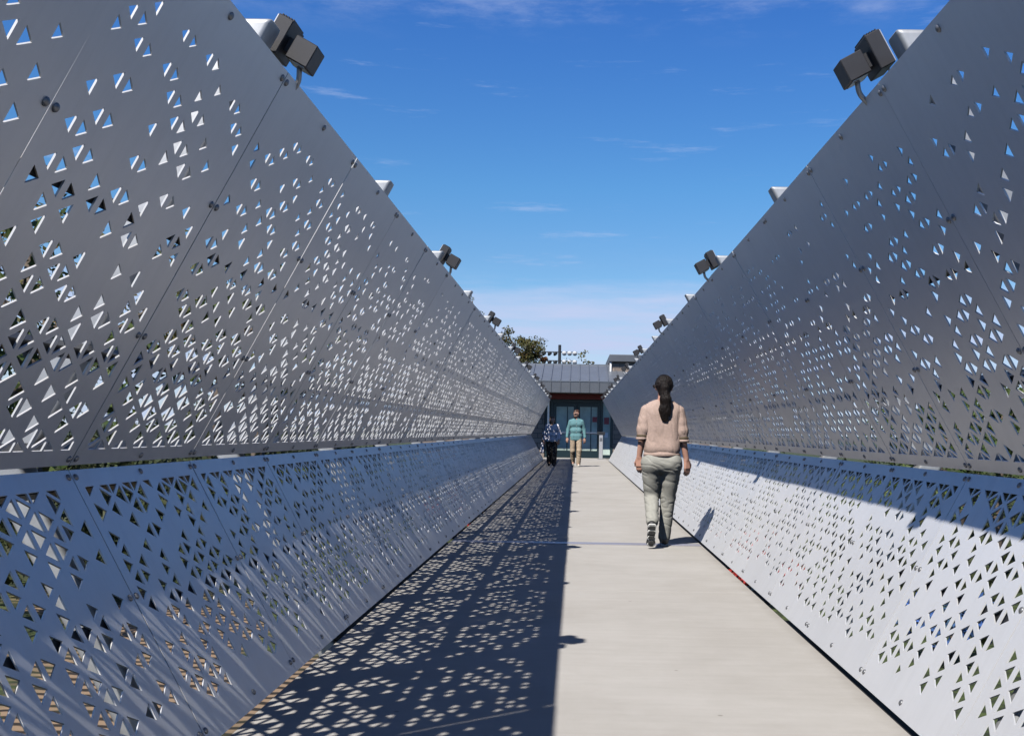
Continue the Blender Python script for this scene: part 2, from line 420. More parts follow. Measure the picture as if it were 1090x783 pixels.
RIBS = [3.47 + 2.2 * i for i in range(-3, 17)]
def build_wall(side, F_, J_, T_, label):
    root = thing('perforated_side_wall', label, 'metal wall', (0, Y0, 0), 0, 'perforated walls lining the walkway')
    gapj = .009
    dl = (J_ - F_).normalized(); du = (T_ - J_).normalized()
    A_low = F_ + dl * .008; L_low = (J_ - F_).length - .008 - gapj
    A_up = J_ + du * gapj; L_up = (T_ - J_).length - gapj
    cache = {}
    for k in range(KMIN, KMAX):
        for upper in (False, True):
            kk = k if k < 12 else 4 + (k * 5 + (3 if upper else 0)) % 8
            nm = 'upper_panel' if upper else 'lower_panel'
            A, B, Lv = (A_up, T_, L_up) if upper else (A_low, J_, L_low)
            if (kk, upper) not in cache:
                cache[(kk, upper)] = panel_mesh(nm, A, B, Lv, upper, 1000 * (side + 2) + kk * 2 + upper + 77, side, kk)
            o = bpy.data.objects.new(nm, cache[(kk, upper)]); COL.objects.link(o); o.parent = root
            rg = random.Random(k * 7 + upper + side * 91)
            o.location = (A.x, k * PW + .00275, A.y)
            o.rotation_euler = (0, rg.uniform(-.0022, .0022), rg.uniform(-.0012, .0012))
            d = (B - A).normalized(); n = Vector((d.y, -d.x)) if side < 0 else Vector((-d.y, d.x))
            q = Vector((n.x, 0, n.y)).to_track_quat('Z', 'Y')
            if upper: spots = [(u, v) for u in (.022, PW - .028) for v in (.025, L_up * .33, L_up * .66, L_up - .03)] + [(PW / 2, .025), (PW / 2, L_up - .03)]
            else: spots = [(u, v) for u in (.022, PW - .028) for v in (.05, L_low * .54, L_low - .028)] + [(PW / 2, .05), (PW / 2, L_low - .028)]
            if k < -3: spots = []
            if k > 10: spots = [s for s in spots if upper and s[1] > L_up - .1] if k < 26 else []
            for u, v in spots:
                b = bpy.data.objects.new('bolt', BOLT); COL.objects.link(b); b.parent = o
                b.location = (d.x * v + n.x * .0003, u, d.y * v + n.y * .0003); b.rotation_mode = 'QUATERNION'; b.rotation_quaternion = q
    # steel ribs outside: a bent box section following both panels
    out = -1 if side < 0 else 1
    nl = Vector((-dl.y, dl.x)) if side < 0 else Vector((dl.y, -dl.x))
    nu = Vector((-du.y, du.x)) if side < 0 else Vector((du.y, -du.x))
    def line(off):
        f = F_ + nl * off - dl * .18; t = T_ + nu * off
        # corner = intersection of the two offset lines
        p, q = F_ + nl * off, J_ + nu * off
        den = dl.x * du.y - dl.y * du.x
        s = ((q.x - p.x) * du.y - (q.y - p.y) * du.x) / den
        return f, p + dl * s, t
    fi, ji, ti = line(.088); fo, jo, to = line(.20)
    ztop = 2.45
    def upto(j): return Vector((j.x + du.x * (ztop - j.y) / du.y, ztop))
    poly = [fi, ji, upto(ji), upto(jo), jo, fo]
    first = None
    for y in RIBS:
        if first is None:
            bm = bmesh.new(); prism(bm, [tuple(p) for p in poly], -.055, .055)
            bmesh.ops.recalc_face_normals(bm, faces=bm.faces)
            bmesh.ops.bevel(bm, geom=[e for e in bm.edges], offset=.018, segments=3, profile=.6, affect='EDGES')
            first = bm_obj('frame_rib', bm, M_galv, root, (0, y - Y0, 0), smooth=True)
            first.data.set_sharp_from_angle(angle=R(40)) if hasattr(first.data, 'set_sharp_from_angle') else None
        else:
            c = first.copy(); COL.objects.link(c); c.parent = root; c.location = (0, y - Y0, 0)
    # long rails between panel and ribs
    ya, yb = KMIN * PW, KMAX * PW
    for base, dd, nn, vs in ((A_up, du, nu, (.40, .86, L_up - .06)), (A_low, dl, nl, (.06, .52, L_low - .05)), (A_up, du, nu, (.035,))):
        for v in vs:
            c = base + dd * v + nn * (.008 + TH)
            p = [c - dd * .019, c + dd * .019, c + dd * .019 + nn * .05, c - dd * .019 + nn * .05]
            bm = bmesh.new(); prism(bm, [tuple(q) for q in p], ya, yb)
            bm_obj('rail', bm, M_dark, root)
    return root
wallL = build_wall(-1, FL, JL, TL, 'grey perforated metal wall in the shade on the left of the walkway')
wallR = build_wall(1, FR, JR, TR, 'grey perforated metal wall with sunlit lower panels on the right of the walkway')

# ------------------------------------------------------------------ walkway
WE = Y0 + KMAX * PW
def walkway():
    bm = bmesh.new()
    ys = [Y0 + KMIN * PW, 1.9, 7.18, 10.17, 13.5, 16.8, 20.1, 23.4, 26.7, 30.0, 33.3, 36.6, WE + .2]
    for a, b in zip(ys[:-1], ys[1:]):
        bx(bm, -1.212, 1.255, a + .0015, b - .0015, -.22, 0, .0015, seg=1)
    o = bm_obj('walkway', bm, M_concrete); o['kind'] = 'structure'
    m = mat('joint_cover', (.42, .41, .47), .45, .5)
    bm = bmesh.new(); bx(bm, -1.20, 1.243, 10.09, 10.25, .0006, .006, .002, seg=1); bm_obj('joint_cover_plate', bm, m, o)
    ms = mat('joint_sealant', (.16, .155, .15), .8)
    for y in ys[1:3] + ys[4:-1]:
        bm = bmesh.new(); bx(bm, -1.2, 1.243, y - .0014, y + .0014, -.1, -.0015); bm_obj('joint_seal', bm, ms, o)
    for s, x in ((-1, -1.0), (1, 1.04)):
        bm = bmesh.new(); bx(bm, x - .06, x + .06, Y0 + KMIN * PW, WE, -.72, -.222); bm_obj('deck_beam', bm, M_dark, o)
    # added black strip painting shade into the floor gap, open in stretches
    for sx, opens in ((-1, ((3.2, 5.6), (10.35, 10.85), (11.9, 12.7), (13.8, 14.4), (15.8, 16.4), (17.8, 18.3))), (1, ((6.3, 7.0), (7.5, 8.8)))):
        y = Y0 + KMIN * PW
        for a, b in opens + ((WE, WE + 1),):
            bm = bmesh.new()
            if sx < 0: bx(bm, -1.40, -1.216, y, a, -.050, -.030)
            else: bx(bm, 1.259, 1.44, y, a, -.050, -.030)
            bm_obj('gap_shade_strip', bm, M_black, o); y = b
    # brackets carrying the walls
    for y in RIBS:
        bm = bmesh.new(); bx(bm, -1.36, -1.2125, y - .05, y + .05, -.2, -.06); bx(bm, 1.2555, 1.40, y - .05, y + .05, -.2, -.06)
        bm_obj('rib_bracket', bm, M_dark, o)
    return o
walkway()
land = box('landing', -7, 9, WE + .21, WE + 14, -.3, -.002, M_concrete); land['kind'] = 'structure'

# ------------------------------------------------------------------ floodlights
def make_light(side, y, label):
    s = -side                                    # towards the walkway in x
    T = TL if side < 0 else TR
    root = thing('floodlight', label, 'floodlight', (T.x, y, T.y), 0, 'floodlights along the tops of the walls')
    c = Vector(((-.012 if side < 0 else .012) * s, 0, .122))
    ax = Vector((math.cos(R(29)) * s, 0, -math.sin(R(29)))); up = Vector((math.sin(R(29)) * s, 0, math.cos(R(29))))
    Mx = Matrix(((ax.x, 0, up.x, c.x), (0, 1, 0, c.y), (ax.z, 0, up.z, c.z), (0, 0, 0, 1)))
    bm = bmesh.new(); bx(bm, -.075, -.018, -.07, .07, -.062, .068, .003, Mx, 1)
    rh = bm_obj('rear_housing', bm, M_lamp, root)
    bm = bmesh.new(); bx(bm, -.0785, -.0755, -.066, .066, -.058, .064, 0, Mx); bm_obj('back_plate', bm, M_alu, rh)
    for q in range(5):
        bm = bmesh.new(); bx(bm, -.068 + q * .0105, -.064 + q * .0105, -.060, .060, .0682, .0745, 0, Mx); bm_obj('cooling_rib', bm, M_lamp, rh)
    bm = bmesh.new(); a0 = Mx @ Vector((-.0785, .03, -.02))
    tube(bm, [a0, a0 + Vector((-.03 * s, .012, -.035)), a0 + Vector((-.045 * s, .0, -.085)), a0 + Vector((-.075 * s, -.03, -.14))], .0045, 8); bm_obj('cable', bm, M_dark, root, smooth=True)
    bm = bmesh.new(); bx(bm, -.0178, .006, -.028, .028, -.03, .022, 0, Mx); bm_obj('neck_block', bm, M_lamp, root)
    bm = bmesh.new(); bx(bm, .0062, .090, -.05, .05, -.048, .038, .003, Mx, 1); hd = bm_obj('lamp_head', bm, M_lamp, root)
    bm = bmesh.new(); bx(bm, .02, .08, -.04, .04, -.0505, -.0483, 0, Mx); bm_obj('lens', bm, M_alu, hd)
    bm = bmesh.new()
    pts = []
    for t in [i / 10 for i in range(11)]:
        p3 = Mx @ Vector((.05, 0, -.049)); p2 = p3 + Vector((-.004 * s, .004, -.055)); p1 = Vector((.012 * s, .025, .012)); p0 = Vector((-.075 * s, .05, -.055))
        pts.append(p0 * (1 - t) ** 3 + p1 * 3 * t * (1 - t) ** 2 + p2 * 3 * t * t * (1 - t) + p3 * t ** 3)
    tube(bm, pts, .0095, 10); bm_obj('gooseneck', bm, M_galv, root, smooth=True)
    bm = bmesh.new(); bx(bm, -.135, -.055, -.0, .10, -.075, -.045, .004) if s > 0 else bx(bm, .055, .135, -.0, .10, -.075, -.045, .004)
    bm_obj('mounting_bracket', bm, M_galv, root)
    return root
ORD = ['nearest', 'second nearest', 'third nearest', 'fourth nearest', 'fifth nearest', 'sixth nearest', 'seventh nearest', 'eighth nearest', 'farthest']
def copy_tree(o, parent=None):
    c = o.copy(); COL.objects.link(c)
    if parent: c.parent = parent
    for ch in o.children: copy_tree(ch, c)
    return c
for side, word in ((-1, 'left'), (1, 'right')):
    proto = None
    for i in range(9):
        lab = f'black two-box floodlight, {ORD[i]} along the top of the {word} wall'
        y = (3.63 if side < 0 else 3.68) + 4.4 * i
        if proto is None: proto = o = make_light(side, y, lab)
        else:
            o = copy_tree(proto); o.location.y = y; o['label'] = lab

# ------------------------------------------------------------------ ground
def ground_z(x, y):
    s = min(1, max(0, (y - 30) / 10)); s = s * s * (3 - 2 * s)
    base = -1.9 if x < 0 else -2.4
    base += .5 * noise.noise(Vector((x * .05, y * .05, 0)))
    return base * (1 - s) - .06 * s
def ground():
    def axis(lim, n, c=0):
        return [c + math.sinh(t * 5.2) / math.sinh(5.2) * lim for t in [-1 + 2 * i / n for i in range(n + 1)]]
    xs = axis(2500, 110); ys = axis(2500, 130, 15)
    V = [(x, y, ground_z(x, y)) for y in ys for x in xs]
    nx = len(xs); F = [(j * nx + i, j * nx + i + 1, (j + 1) * nx + i + 1, (j + 1) * nx + i) for j in range(len(ys) - 1) for i in range(nx - 1)]
    m = bpy.data.materials.new('mulch_and_grass'); m.use_nodes = True
    nt = m.node_tree; N = nt.nodes; L = nt.links; p = N['Principled BSDF']; p.inputs['Roughness'].default_value = .95
    tc = N.new('ShaderNodeTexCoord')
    a = N.new('ShaderNodeTexNoise'); a.inputs['Scale'].default_value = .35; a.inputs['Detail'].default_value = 5; L.new(tc.outputs['Object'], a.inputs['Vector'])
    wv = N.new('ShaderNodeTexWave'); wv.inputs['Scale'].default_value = 1.3; wv.inputs['Distortion'].default_value = 5; wv.inputs['Detail'].default_value = 4; wv.bands_direction = 'Y'
    L.new(tc.outputs['Object'], wv.inputs['Vector'])
    r1 = N.new('ShaderNodeValToRGB'); e = r1.color_ramp.elements
    e[0].position = .25; e[0].color = (.02, .014, .009, 1); e[1].position = .62; e[1].color = (.27, .185, .115, 1)
    L.new(wv.outputs['Fac'], r1.inputs[0])
    g = N.new('ShaderNodeTexNoise'); g.inputs['Scale'].default_value = 6; g.inputs['Detail'].default_value = 6; L.new(tc.outputs['Object'], g.inputs['Vector'])
    r2 = N.new('ShaderNodeValToRGB'); e = r2.color_ramp.elements
    e[0].position = .38; e[0].color = (.018, .026, .010, 1); e[1].position = .72; e[1].color = (.075, .105, .022, 1)
    L.new(g.outputs['Fac'], r2.inputs[0])
    rm = N.new('ShaderNodeValToRGB'); rm.color_ramp.elements[0].position = .47; rm.color_ramp.elements[1].position = .56
    L.new(a.outputs['Fac'], rm.inputs[0])
    mx = N.new('ShaderNodeMix'); mx.data_type = 'RGBA'; sx = N.new('ShaderNodeSeparateXYZ'); L.new(tc.outputs['Object'], sx.inputs[0])
    def mr(v, a_, b_):
        n_ = N.new('ShaderNodeMapRange'); n_.inputs[1].default_value = a_; n_.inputs[2].default_value = b_; L.new(v, n_.inputs[0]); return n_.outputs[0]
    bed = N.new('ShaderNodeMath'); bed.operation = 'MAXIMUM'; L.new(mr(sx.outputs['X'], -2.5, -1.5), bed.inputs[0]); L.new(mr(sx.outputs['Y'], 17, 20), bed.inputs[1])
    both = N.new('ShaderNodeMath'); both.operation = 'MAXIMUM'; L.new(bed.outputs[0], both.inputs[0]); L.new(rm.outputs[0], both.inputs[1])
    L.new(both.outputs[0], mx.inputs['Factor']); L.new(r1.outputs[0], mx.inputs[6]); L.new(r2.outputs[0], mx.inputs[7])
    L.new(mx.outputs[2], p.inputs['Base Color'])
    o = mesh_obj('ground', V, F, m, smooth=True); o['kind'] = 'structure'
ground()

# ------------------------------------------------------------------ trees and shrubs
def leaf_mat(name, c1, c2, c3=None):
    m = bpy.data.materials.new(name); m.use_nodes = True
    nt = m.node_tree; N = nt.nodes; L = nt.links; p = N['Principled BSDF']; p.inputs['Roughness'].default_value = .6; p.inputs['Specular IOR Level'].default_value = .25
    tc = N.new('ShaderNodeTexCoord'); n = N.new('ShaderNodeTexNoise'); n.inputs['Scale'].default_value = 1.6; n.inputs['Detail'].default_value = 8; n.inputs['Roughness'].default_value = .75
    L.new(tc.outputs['Object'], n.inputs['Vector'])
    r = N.new('ShaderNodeValToRGB'); e = r.color_ramp.elements
    e[0].position = .35; e[0].color = (*c1, 1); e[1].position = .58; e[1].color = (*c2, 1)
    if c3: q = e.new(.70); q.color = (*c3, 1)
    L.new(n.outputs['Fac'], r.inputs[0]); L.new(r.outputs[0], p.inputs['Base Color'])
    return m
M_leaf = leaf_mat('leaf_green', (.025, .05, .014), (.075, .105, .025))
M_leaf_o = leaf_mat('leaf_bronze', (.04, .055, .015), (.10, .085, .025), (.26, .11, .035))
M_leaf_red = leaf_mat('leaf_red_tips', (.05, .05, .015), (.16, .06, .03), (.30, .07, .05))
M_bark = mat('bark', (.13, .10, .075), .9, var=.3, vscale=6)
M_fl_red = leaf_mat('flower_red', (.16, .03, .018), (.50, .03, .03), (.6, .05, .04))
M_fl_blue = leaf_mat('flower_blue', (.04, .07, .02), (.06, .14, .45), (.08, .2, .55))
M_fl_yel = leaf_mat('flower_yellow', (.05, .09, .02), (.10, .14, .03), (.6, .42, .03))

def leaf_cloud(centers, n, size, rg, flat=.75):
    V = []; F = []
    for _ in range(n):
        c, r = rg.choice(centers)
        while True:
            q = Vector((rg.uniform(-1, 1), rg.uniform(-1, 1), rg.uniform(-1, 1)))
            if q.length < 1: break
        q = q * (.35 + .65 * q.length)
        p = c + Vector((q.x * r, q.y * r, q.z * r * flat))
        a = Vector((rg.gauss(0, 1), rg.gauss(0, 1), rg.gauss(0, .7))).normalized(); b = a.orthogonal().normalized()
        b = (Matrix.Rotation(rg.uniform(0, 6.28), 3, a) @ b)
        l = size * rg.uniform(.6, 1.3); wd = l * rg.uniform(.32, .5)
        t = a.cross(b)
        i = len(V); V += [p - b * l * .5, p + t * wd * .5 + b * .05 * l, p + b * l * .5, p - t * wd * .5 + b * .05 * l]; F.append((i, i + 1, i + 2, i + 3))
    return V, F
def tree(x, y, h, cr, label, cat='tree', m=M_leaf, seed=1, n=3200, leaf=.22, open_=.5, zb=None, group='trees around the bridge', name='tree'):
    rg = random.Random(seed)
    zb = ground_z(x, y) - .05 if zb is None else zb
    root = thing(name, label, cat, (x, y, zb), 0, group)
    H = h - zb
    bm = bmesh.new(); tips = []
    lean = Vector((rg.uniform(-.06, .06) * H, rg.uniform(-.06, .06) * H, 0))
    tr = .032 * H
    P = [Vector((0, 0, 0)), lean * .3 + Vector((0, 0, H * .3)), lean * .7 + Vector((0, 0, H * .58)), lean + Vector((0, 0, H * .82))]
    tube(bm, P, [tr, tr * .75, tr * .5, tr * .2], 8)
    for i in range(rg.randint(8, 11)):
        t = rg.uniform(.32, .8); b = Vector((0, 0, H * t)) + lean * t
        an = rg.uniform(0, 6.28) if i > 5 else i * 1.05 + rg.uniform(-.3, .3)
        ln = cr * rg.uniform(.6, 1.0) * (1.15 - .35 * t)
        e = b + Vector((math.cos(an) * ln, math.sin(an) * ln, H * rg.uniform(.08, .24)))
        mid = (b + e) / 2 + Vector((rg.uniform(-.1, .1) * ln, rg.uniform(-.1, .1) * ln, -.05 * ln))
        tube(bm, [b, mid, e], [tr * .42, tr * .26, tr * .08], 6)
        tips += [e, (mid + e) / 2]
    tips.append(P[-1] + Vector((0, 0, H * .06)))
    bm_obj('trunk', bm, M_bark, root, smooth=True)
    cs = []
    for e in tips:
        for _ in range(3):
            cs.append((e + Vector((rg.gauss(0, .2) * cr, rg.gauss(0, .2) * cr, rg.gauss(0, .10) * H * .5)), cr * rg.uniform(.16, .34) * (1.2 - open_ * .4)))
    zmax = max(c.z + r * .75 for c, r in cs); k = H / zmax
    cs = [(Vector((c.x, c.y, c.z * k)), r) for c, r in cs]
    V, F = leaf_cloud(cs, n, leaf, rg)
    mesh_obj('crown', V, F, m, root)
    return root
LT = [(-9, 15, 5.2, 2.6, 'broad dark green tree standing closest behind the left wall'),
      (-11.5, 22, 6.6, 3.2, 'second green tree along the left wall, taller than the first'),
      (-9, 29, 6.0, 2.8, 'third green tree along the left wall, beside the rising ground'),
      (-13, 37, 7.5, 3.4, 'large green tree on the left, level with the end of the bridge'),
      (-17, 12, 5.0, 3.0, 'low dark tree farther back behind the nearest left wall panels'),
      (-20, 26, 7.0, 3.6, 'wide dark tree at the back of the left slope')]
for i, (x, y, h, cr, lb) in enumerate(LT): tree(x, y, h, cr, lb, seed=20 + i, m=M_leaf_o if i in (1, 3) else M_leaf, leaf=.2)
RT = [(9, 22, 2.6, 2.3, 'low round green tree nearest behind the right wall'),
      (12, 32, 3.2, 2.6, 'second round green tree behind the right wall'),
      (15, 17, 2.4, 2.6, 'spreading low tree farther back behind the right wall'),
      (17, 42, 4.0, 3.0, 'tall green tree right of the entrance building')]
for i, (x, y, h, cr, lb) in enumerate(RT): tree(x, y, h, cr, lb, seed=50 + i, leaf=.2)
# trees seen over the far end
tree(-6.9, 70, 10.2, 1.5, 'thin bronze-tipped tree just showing over the left wall by a floodlight', m=M_leaf_o, seed=71, n=2600, leaf=.2, open_=1)
tree(-4.9, 82, 9.3, 2.0, 'dense dark olive tree with bronze patches left of the stadium mast', m=M_leaf_o, seed=78, n=9000, leaf=.21, open_=0)
tree(-3.15, 84, 7.5, .95, 'low reddish bushy tree directly left of the stadium mast', m=M_leaf_red, seed=73, n=2600, leaf=.26, open_=0)
tree(.2, 100, 9.0, 2.3, 'wispy open tree right of the stadium mast above the roof', m=M_leaf_o, seed=74, n=620, leaf=.34, open_=1)
tree(2.9, 110, 7.8, 1.3, 'small far treetop beside the raised block of the building', m=M_leaf, seed=75, n=500, leaf=.3, open_=.5)

def undergrowth():
    rg = random.Random(5); cs = []
    for _ in range(230):
        x = -rg.uniform(6.5, 22); y = rg.uniform(17, 40) if x > -12 else rg.uniform(3, 42); r = rg.uniform(.7, 1.7)
        cs.append((Vector((x, y, ground_z(x, y) + r * .45)), r)); 
        if rg.random() < .5: cs.append((Vector((x, y, ground_z(x, y) + r * 1.4)), r * .8))
    for _ in range(170):
        x = rg.uniform(6, 22); y = rg.uniform(4, 40); r = rg.uniform(.5, 1.2)
        cs.append((Vector((x, y, ground_z(x, y) + r * .4)), r))
    V, F = leaf_cloud(cs, 30000, .30, rg)
    o = mesh_obj('undergrowth', V, F, leaf_mat('leaf_dark', (.014, .020, .008), (.04, .05, .016), (.085, .055, .025))); o['kind'] = 'stuff'; o['label'] = 'dark tangled undergrowth covering the ground on both sides of the bridge'
undergrowth()
def shrub(x, y, r, h, m, label, seed, grp='flowering shrubs below the bridge'):
    rg = random.Random(seed); z0 = ground_z(x, y) - .05
    root = thing('shrub', label, 'shrub', (x, y, z0), 0, grp)
    bm = bmesh.new()
    cs = []
    for i in range(7):
        an = i * .9; e = Vector((math.cos(an) * r * .6, math.sin(an) * r * .6, h * rg.uniform(.5, .8)))
        tube(bm, [Vector((0, 0, 0)), e * .5 + Vector((0, 0, .05)), e], [.025, .018, .006], 5); cs.append((e, r * .5))
    cs.append((Vector((0, 0, h * .7)), r * .55))
    bm_obj('stems', bm, M_bark, root)
    V, F = leaf_cloud(cs, 1800, .13, rg); mesh_obj('foliage', V, F, m, root)
SH = [(-3.2, 27.6, .9, 1.0, M_fl_red, 'red flowering shrub under the left wall, nearest of its row'),
      (-3.15, 31.4, .9, 1.0, M_fl_red, 'red flowering shrub under the left wall, middle of its row'),
      (-3.0, 35.0, .9, .9, M_fl_red, 'red flowering shrub under the left wall, farthest of its row'),
      (3.7, 20.3, .9, 1.0, M_fl_red, 'red flowering shrub below the right wall nearest the camera'),
      (3.8, 24.6, 1.2, 1.0, M_fl_red, 'red flowering shrub below the right wall, farther than the other red one'),
      (5.6, 15.5, .8, 1.1, M_fl_blue, 'blue flowering shrub below the right wall'),
      (6.2, 10.2, .9, 1.2, M_fl_yel, 'yellow flowering shrub below the right wall nearest panels'),
      (7.5, 13, 1.0, 1.2, M_leaf, 'plain green shrub behind the yellow one on the right'),
      (5.0, 27, 1.0, 1.2, M_leaf, 'plain green shrub farther along the right wall'),
      (-5.5, 8.5, .8, .8, M_leaf, 'plain green shrub on the mulch slope at left')]
for i, s in enumerate(SH): shrub(*s, seed=200 + i)

# ------------------------------------------------------------------ entrance building
def building():
    b = thing('entrance_building', 'low entrance building with standing seam roof and glazed double doors at the bridge end', 'building', (0, 43.2, 0))
    def B(name, x0, x1, y0, y1, z0, z1, m, parent=b, bev=0): return box(name, x0, x1, y0 - 0, y1, z0, z1, m, parent, bev)
    # block walls either side of the door bay
    B('block_wall', 1.55, 6.5, -.02, 6, 0, 2.72, M_block)
    B('block_wall', -6.5, -1.32, .05, 6, 0, 2.72, M_block)
    # canopy: soffit, fascia with upright seams, sloping roof
    B('soffit', -5.2, 1.98, -1.6, .04, 2.66, 2.73, M_zinc2)
    fa = B('fascia', -5.3, 2.0, -1.72, -1.605, 2.66, 3.13, M_zinc2)
    sw = .385
    bm = bmesh.new()
    x = -5.27
    while x < 2.0:
        bm = bmesh.new(); bx(bm, x - .014, x + .014, -1.752, -1.722, 2.665, 3.125); x += sw; bm_obj('fascia_seam', bm, M_zinc2, fa)
    bm = bmesh.new()
    v = [bm.verts.new(p) for p in ((-5.3, -1.74, 3.14), (2.0, -1.74, 3.14), (2.0, 1.6, 3.98), (-5.3, 1.6, 3.98), (-5.3, -1.74, 3.10), (2.0, -1.74, 3.10), (2.0, 1.6, 3.94), (-5.3, 1.6, 3.94))]
    for f in ((0, 1, 2, 3), (4, 7, 6, 5), (0, 4, 5, 1), (1, 5, 6, 2), (2, 6, 7, 3), (3, 7, 4, 0)): bm.faces.new([v[i] for i in f])
    rf = bm_obj('roof', bm, M_zinc, b)
    bm = bmesh.new(); x = -5.27
    sl = math.atan2(.84, 3.34); Mr = Matrix.Translation((0, -1.74, 3.141)) @ Matrix.Rotation(sl, 4, 'X')
    while x < 2.0:
        bm = bmesh.new(); bx(bm, x - .013, x + .013, 0, 3.44, 0, .04, 0, Mr); x += sw; bm_obj('roof_seam', bm, M_zinc, rf)
    
    B('ridge_cap', -5.3, 2.0, 1.56, 1.75, 3.96, 4.02, M_zinc, rf)
    B('back_wall', -5.3, 2.0, 1.76, 5.9, 2.73, 3.9, M_block)
    B('red_beam', -1.30, 1.42, -.34, -.12, 2.44, 2.655, M_red)
    # raised block at right with metal parapet
    B('upper_block', 1.5, 6.4, .4, 6, 2.9, 4.06, M_block)
    B('parapet', 1.36, 6.5, .22, 6.1, 4.06, 4.36, M_zinc2, b, .02)
    B('block_base_flashing', 1.3, 6.4, .1, .38, 2.735, 2.92, M_zinc2)
    bm = bmesh.new(); tube(bm, [(1.42, .33, 4.04), (1.42, .33, 3.45), (1.36, .24, 3.30), (1.30, .2, 3.27)], .04, 10); bm_obj('downpipe', bm, M_white, b, smooth=True)
    # door bay
    B('frame_jamb', -1.06, -.96, -.04, .08, 0, 2.43, M_teal)
    B('frame_jamb', 1.02, 1.12, -.04, .08, 0, 2.43, M_teal)
    B('frame_jamb', 1.44, 1.545, -.04, .08, 0, 2.43, M_teal)
    B('frame_head', -.955, 1.015, -.035, .075, 2.28, 2.43, M_teal)
    B('frame_head', 1.125, 1.435, -.035, .075, 2.30, 2.43, M_teal)
    B('alu_post', -1.20, -1.12, -.12, -.05, 0, 2.43, M_alu)
    sd_ = B('sidelight', 1.125, 1.435, .0, .02, .14, 2.298, M_glass)
    B('sidelight_sill', 1.125, 1.435, -.02, .06, 0, .138, M_teal, sd_)
    for s, x0, x1 in ((-1, -.95, .02), (1, .04, 1.01)):
        d = B('door_leaf', x0, x1, -.02, .025, .01, .30, M_teal)
        B('stile', x0, x0 + .12, -.02, .025, .302, 2.27, M_teal, d)
        B('stile', x1 - .12, x1, -.02, .025, .302, 2.27, M_teal, d)
        B('top_rail', x0 + .121, x1 - .121, -.02, .025, 2.13, 2.27, M_teal, d)
        B('glass_pane', x0 + .121, x1 - .121, -.002, .008, .302, 2.128, M_glass, d)
        B('mullion', (x0 + x1) / 2 - .02 + .1, (x0 + x1) / 2 + .02 + .1, -.012, -.003, .303, 2.127, M_teal, d)
        B('push_bar', x0 + .08, x1 - .08, -.085, -.045, 1.02, 1.08, M_alu, d)
    bm = bmesh.new(); bx(bm, -1.3, 1.54, .09, .13, 2.43, 2.70); bx(bm, -1.3, -1.07, .09, .13, 0, 2.43); bm_obj('bay_infill', bm, M_teal, b)
    B('inside_wall', -1.28, 1.53, 2.6, 2.7, 0, 2.6, M_white)
    return b
building()
def flat(name, label, cat, x0, x1, y, z0, z1, m):
    o = box(name, x0, x1, y - .006, y, z0, z1, m, None, .001); tag(o, label, cat); return o
flat('notice', 'small red notice on the narrow sidelight right of the doors', 'sign', 1.17, 1.38, 43.198, 1.42, 1.70, M_sign)
flat('notice', 'small white card on the sidelight below the red notice', 'sign', 1.20, 1.34, 43.198, .86, 1.06, M_white)
flat('notice', 'faint red sticker on the glass of the right door leaf', 'sign', .68, .88, 43.196, 1.50, 1.72, M_sign)
op = thing('door_opener_post', 'silver door opener post standing in front of the right door leaf', 'post', (1.02, 41.8, 0))
bm = bmesh.new(); bx(bm, -.075, .075, -.075, .075, 0, .98, .008); bm_obj('post', bm, M_alu, op)
bm = bmesh.new(); bx(bm, -.16, .16, -.09, .09, .981, 1.10, .01); bm_obj('hood', bm, M_dark, op)
bm = bmesh.new(); bx(bm, -.05, .05, -.083, -.0755, .72, .86, .003); bm_obj('push_plate', bm, M_bolt, op)
bm = bmesh.new(); bx(bm, -.13, .13, -.13, .13, -.001, .012, .002); bm_obj('base_plate', bm, M_bolt, op)

# stadium light mast
def mast():
    x, y = -2.0, 118; z0 = ground_z(x, y)
    r = thing('stadium_light_mast', 'tall dark mast with rows of round floodlights beyond the roof', 'light mast', (x, y, z0))
    bm = bmesh.new(); tube(bm, [(0, 0, 0), (0, 0, 11.0)], [.22, .17], 10); bm_obj('mast', bm, M_dark, r)
    proto = None
    for rz, xs in ((10.2, (-1.95, -1.3, -.65, .6, 1.2, 1.8)), (9.2, (-1.95, -1.3, -.65, .6, 1.2, 1.8)), (8.4, (.6, 1.2))):
        bm = bmesh.new(); bx(bm, min(xs + (0,)) - .1, max(xs) + .2, .16, .26, rz - .05, rz + .05); bm_obj('crossbar', bm, M_dark, r)
        for q in xs:
            if proto is None or True:
                bm = bmesh.new()
                left = q < 0
                d = Vector((.35 if left else -.2, -.8 if not left else .35, -.45)).normalized()
                tube(bm, [Vector((0, 0, 0)), d * .12, d * .34, d * .36], [.1, .16, .28, .27], 14)
                bm_obj('floodlight', bm, M_dark if left else M_white, r, (q, .05, rz - .02), smooth=True)
mast()

